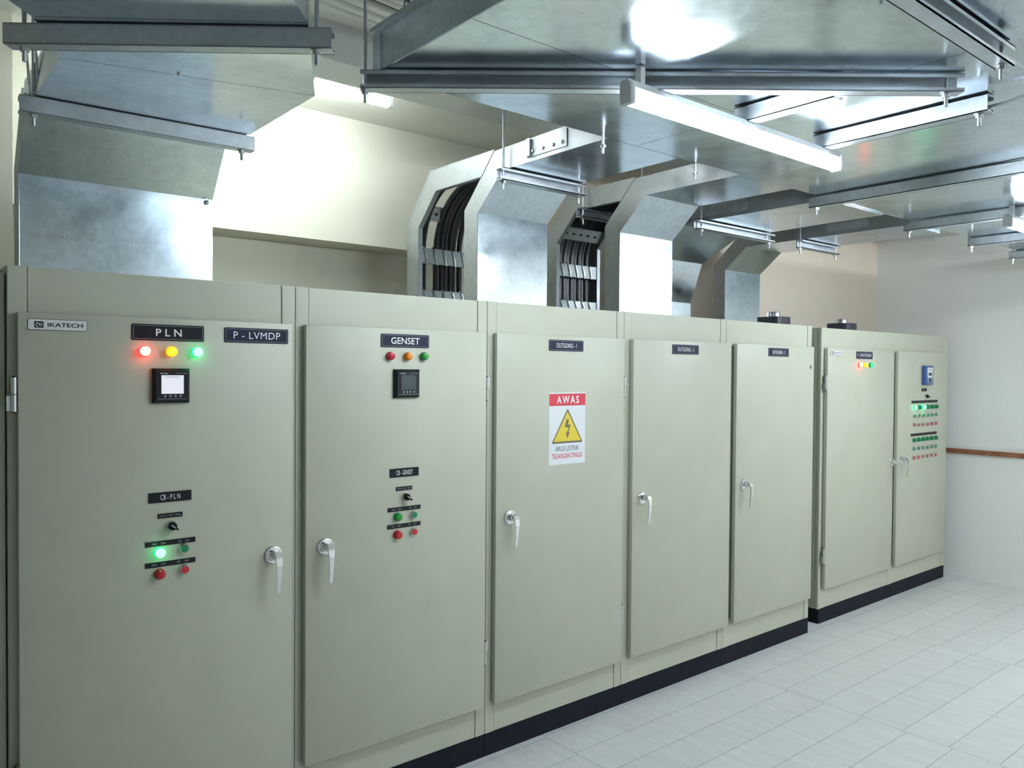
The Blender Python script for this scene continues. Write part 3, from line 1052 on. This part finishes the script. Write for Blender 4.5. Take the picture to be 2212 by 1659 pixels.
ORD = ['first', 'second', 'third', 'fourth', 'fifth', 'sixth', 'seventh', 'eighth', 'ninth', 'tenth', 'eleventh']
xb = [1.938, 1.965, 2.046, 2.072, 2.098, 2.124, 2.150, 2.180]
for i, x in enumerate(xb):
    cable(x, 0.0 if i % 2 else 0.012, .0135, x, 2.585, -.040,
          '%s black cable from the left on the sparsely filled open ladder' % ORD[i])
xd = [2.826 + .0280 * i for i in range(11)]
for i, x in enumerate(xd):
    cable(x, 0.0 if i % 2 else 0.008, .0138, x, 2.612, -.020,
          '%s black cable from the left on the full ladder behind the glaring duct' % ORD[i])

# ------------------------------------------------------------------ the big overhead tray
tray = thing('cable_tray', (1.5, -1.5, 2.535), 'huge flat-bottomed galvanised cable tray filling the ceiling above the cabinets', 'cable tray')
TX0, TY0, TZ0, TZ1 = .958, -.745, 2.535, 2.655
gap = .0022
# bottom cover sheets
sheets = [
    (TX0, 2.06, -1.205, TY0), (TX0, 2.06, -2.55, -1.205 - gap), (TX0, 2.06, -3.9, -2.55 - gap),
    (2.06 + gap, 3.28, -1.935, TY0), (3.28 + gap, 4.50, -1.935, TY0), (4.50 + gap, 5.72, -1.935, TY0), (5.72 + gap, 6.93, -1.935, TY0)]
for a in sheets:
    part('bottom_cover', MB().box(a[0], a[1], a[2], a[3], TZ0, TZ0 + .002, 'zinc'), tray)
part('side_rail', MB().box(TX0, TX0 + .003, -3.9, TY0, TZ0 + .002, TZ1, 'zinc').box(TX0 - .012, TX0 + .003, -3.9, TY0, TZ1 - .012, TZ1, 'zinc_dull'), tray)
part('side_rail', MB().box(2.057, 2.06, -3.9, -1.935, TZ0 + .002, TZ1, 'zinc'), tray)
part('side_rail', MB().box(2.06, 6.93, -1.938, -1.935, TZ0 + .002, TZ1, 'zinc'), tray)
part('back_rail', MB().box(TX0 + .003, 6.93, TY0 - .003, TY0, TZ0 + .002, TZ1, 'zinc'), tray)
part('top_cover', MB().box(TX0 + .003, 2.057, -3.9, TY0 - .003, TZ1 - .002, TZ1, 'zinc').box(2.057, 6.93, -1.935, TY0 - .003, TZ1 - .002, TZ1, 'zinc'), tray)
part('edge_flange', MB().tube([(TX0 + .001, TY0 - .06, TZ0 - .0015), (TX0 + .001, -3.9, TZ0 - .0015)], .003, 'zinc', 6), tray)

# ------------------------------------------------------------------ trapeze hangers: channel + threaded rods
HANG = 'channel hangers under the ducts and trays'


def hanger(p, q, h, label, rods=(.04, .04), top=CZ, face=1, drop=.045, wdt=.042, cut=None, kink=None):
    """channel from p to q (x, y), top face at height h; open side towards the aisle when face = 1"""
    P, Q = Vector((p[0], p[1], 0)), Vector((q[0], q[1], 0))
    d = (Q - P).normalized()
    n = Vector((-d.y, d.x, 0))
    if n.y > 0:
        n = -n                      # n points to the aisle
    root = thing('trapeze_hanger', (*((P + Q) / 2)[:2], h), label, 'hanger', HANG)
    b = MB()
    t, s, H = .003, wdt, .050

    def bar(u0, u1, z0, z1):
        a = [P + n * u0, P + n * u1]
        c = [Q + n * u0, Q + n * u1]
        b.hexa([(*a[0][:2], z0), (*a[1][:2], z0), (*a[1][:2], z1), (*a[0][:2], z1)], [(*c[0][:2], z0), (*c[1][:2], z0), (*c[1][:2], z1), (*c[0][:2], z1)], 'zinc_dull')
    w2 = s / 2
    web = (-w2, -w2 + t) if face == 1 else (w2 - t, w2)
    bar(web[0], web[1], h - H, h)
    bar(-w2, w2, h - t, h)
    bar(-w2, w2, h - H, h - H + t)
    lip = (w2 - t, w2) if face == 1 else (-w2, -w2 + t)
    bar(lip[0], lip[1], h - .012, h)
    bar(lip[0], lip[1], h - H, h - H + .010)
    part('channel', b, root)
    L = (Q - P).length
    for k, off in enumerate(rods):
        if off is None:
            continue
        c = P + d * off if k == 0 else Q - d * off
        r = MB()
        zt = top if not isinstance(top, (list, tuple)) else top[k]
        if kink and k == kink[0]:
            r.tube([(c.x, c.y, h - H - .035), (c.x, c.y, h - .045), (c.x, c.y - .012, h - .036)] + [tuple(e) for e in kink[1]], .006, 'zinc_dull', 8)
        else:
            r.tube([(c.x, c.y, h - H - .035), (c.x, c.y, zt)], .0052, 'zinc_dull', 8)
        o = part('threaded_rod', r, root)
        part('nut', MB().lathe((c.x, c.y, h - H - .011), [(0, .011), (.009, .011), (.009, .016), (.0105, .016)], 'steel', 6, (0, 0, 1)), o)
        part('nut', MB().lathe((c.x, c.y, h - H + .004), [(0, .010), (.008, .010)], 'steel', 6, (0, 0, 1)), o)
    return root


hanger((.215, .115), (.935, .085), 2.532, 'channel hanger under the bend of the widest duct, above the nearest cabinet', face=0)
hanger((.120, -.447), (.740, -.936), 2.532, 'dark slanting channel hanger under the nearest duct at the top left corner', face=0)
hanger((.925, -.740), (2.215, -1.805), 2.532, 'long channel hanger crossing diagonally under the huge tray, paint flecks near its left end', rods=(.010, .04))
hanger((1.865, -.175), (2.345, -.175), 2.532, 'short channel hanger on the duct between the two open ladders', rods=(.022, .028))
hanger((2.745, .262), (3.262, .262), 2.555, 'channel hanger crossing in front of the full open ladder', rods=(.030, .03))
hanger((3.345, -.035), (4.070, -.035), 2.525, 'channel hanger under the duct that bends in three steps', rods=(.04, .03))
hanger((4.262, -.10), (4.712, -.10), 2.509, 'channel hanger under the farthest duct', rods=(.012, .02))
hanger((1.995, -1.235), (1.995, -1.565), 2.532, 'channel hanger lit glaring white beside the middle tube lamp', rods=(None, None), wdt=.05)
hanger((2.445, -1.245), (2.445, -1.80), 2.532, 'white-lit channel hanger past the middle tube lamp, beside the red and green reflections', rods=(None, .03), wdt=.05,
       kink=(1, [(2.452, -1.84, 2.500), (2.448, -1.935, 2.515), (2.444, -1.952, 2.56), (2.440, -1.955, CZ)]))
hanger((3.345, -.705), (3.345, -1.975), 2.532, 'long channel hanger under the tray above the OUTGOING - 2 and OUTGOING - 3 doors', rods=(.03, .03))
hanger((4.305, -.715), (4.305, -1.975), 2.532, 'channel hanger ending at the left end of the farthest tube lamp', rods=(.02, .03))
hanger((5.120, -.735), (5.120, -1.975), 2.532, 'channel hanger at the right edge, below the farthest tube lamp', rods=(.015, .03))
hanger((5.900, -.700), (5.900, -1.975), 2.532, 'farthest channel hanger at the right edge near the white wall', rods=(.02, .03))
hanger((1.40, -1.955), (2.105, -1.955), 2.532, 'channel hanger at the top right corner under the huge tray', rods=(.04, .03))

for (x, y, z, lb) in ((1.872, -.758, 2.470, 'loose threaded rod beside the duct between the ladders'),
                      (2.440, -.722, 2.475, 'loose threaded rod through the tray right of the glaring duct top')):
    b = MB().tube([(x, y, z), (x, y, CZ)], .0045, 'zinc_dull', 8)
    b.lathe((x, y, z + .022), [(0, .010), (.008, .010)], 'steel', 6, (0, 0, 1))
    solo('hanger_rod', b, (x, y, CZ), lb, 'rod', 'loose hanger rods')
for (x, y, x2, y2, lb) in ((.245, .105, .150, -.34, 'thin wire slanting up left of the nearest duct, thicker one'),
                           (.262, .075, .205, -.20, 'thin wire slanting up left of the nearest duct, next to its edge')):
    solo('tie_wire', MB().tube([(x - .012, y + .02, 2.545), (x, y, 2.535), (x + (x2 - x) * .4, y + (y2 - y) * .35, 2.70), (x2, y2, CZ)], .0035, 'zinc_dull', 6),
         (x, y, CZ), lb, 'wire')

# ------------------------------------------------------------------ tube lamps
LAMPG = 'white tube lamps'


def tube_lamp(x0, x1, y, z, label, tm, up):
    """tube along x at height z; its batten `up` above"""
    root = thing('tube_lamp', ((x0 + x1) / 2, y, z), label, 'lamp', LAMPG)
    part('lit_tube', MB().tube([(x0 + .012, y, z), (x1 - .012, y, z)], .021, tm, 16), root, 'glowing white tube')
    part('batten', MB().prism([(y - .018, z + .025), (y + .018, z + .025), (y + .013, z + .044), (y - .013, z + .044)], 'x', x0 - .012, x1 + .012, 'lamp_white'), root)
    for xx, s in ((x0, 1), (x1, -1)):
        part('tube_holder', MB().box(xx - .011, xx + .011, y - .022, y + .022, z - .021, z + .040, 'lamp_white', .006, 2), root)
        part('bracket', MB().box(xx - .009 + s * .05, xx + .009 + s * .05, y - .010, y + .010, z + .044, z + up, 'lamp_white'), root)
    return root


tube_lamp(1.440, 2.542, -1.268, 2.440, 'glaring tube lamp hanging under the middle of the huge tray', 'tube', .091)
tube_lamp(4.190, 5.290, -1.262, 2.440, 'glaring tube lamp cut off by the right edge', 'tube', .091)
tube_lamp(.640, 1.745, .500, 2.938, 'tube lamp on the ceiling behind the nearest duct', 'tube_ceil', .060)
tube_lamp(3.950, 5.050, -4.30, 2.938, 'unseen fill lamp added on the ceiling behind the viewer, left one', 'tube_fill', .060)  # added out of view to brighten the door fronts
tube_lamp(5.620, 6.720, -3.20, 2.780, 'unseen fill lamp added low behind the viewer, by the white wall', 'tube_fill', .220)  # second added fill, unseen, lifts the right wall

# ------------------------------------------------------------------ ceiling conduits and the wire clip
for i, (y, z, r) in enumerate(((-.130, 2.982, .016), (-.185, 2.979, .020), (-.235, 2.981, .018), (-.300, 2.984, .013), (-.335, 2.984, .013), (-.372, 2.984, .013))):
    pts = [(-1.6, y - .35, z), (.2, y - .12, z), (1.0, y - .03, z), (1.5, y + .02, z), (3.2, y + .06, z)]
    solo('conduit', MB().tube(pts, r, 'conduit', 12), (0.8, y, z),
         '%s white conduit on the ceiling counting from the grey beam' % ORD[i], 'conduit', 'white conduits on the ceiling')
solo('cable_clip', MB().tube([(1.262, -.385, 3.0), (1.268, -.388, 2.985), (1.280, -.392, 2.972), (1.294, -.395, 2.968)], .0022, 'wire', 6)
     .lathe((1.290, -.394, 2.958), [(0, .007), (.012, .009), (.016, .004), (.016, 0)], 'wire', 10, (0, 0, 1))
     .tube([(1.286, -.398, 2.962), (1.274, -.400, 2.955), (1.268, -.400, 2.930)], .0022, 'wire', 6)
     .tube([(1.240, -.412, 3.0), (1.252, -.410, 2.986), (1.250, -.410, 2.975)], .0018, 'wire', 6),
     (1.28, -.39, 3.0), 'small dark wire clip hanging from the ceiling by the conduits', 'clip')

# ------------------------------------------------------------------ copper bar along the end wall
bar = thing('grounding_bar', (6.93, -.9, 1.05), 'copper brown flat bar running along the white end wall', 'grounding bar')
part('bar', MB().box(6.905, 6.911, -3.2, .30, 1.030, 1.070, 'copper', .001, 1), bar)
for yy in (-.13, -.75, -1.37, -1.99, -2.61):
    part('standoff', MB().lathe((6.93, yy, 1.05), [(0, .012), (.019, .010), (.026, .010), (.0265, .005), (.0265, 0)], 'copper', 12, (-1, 0, 0)), bar)
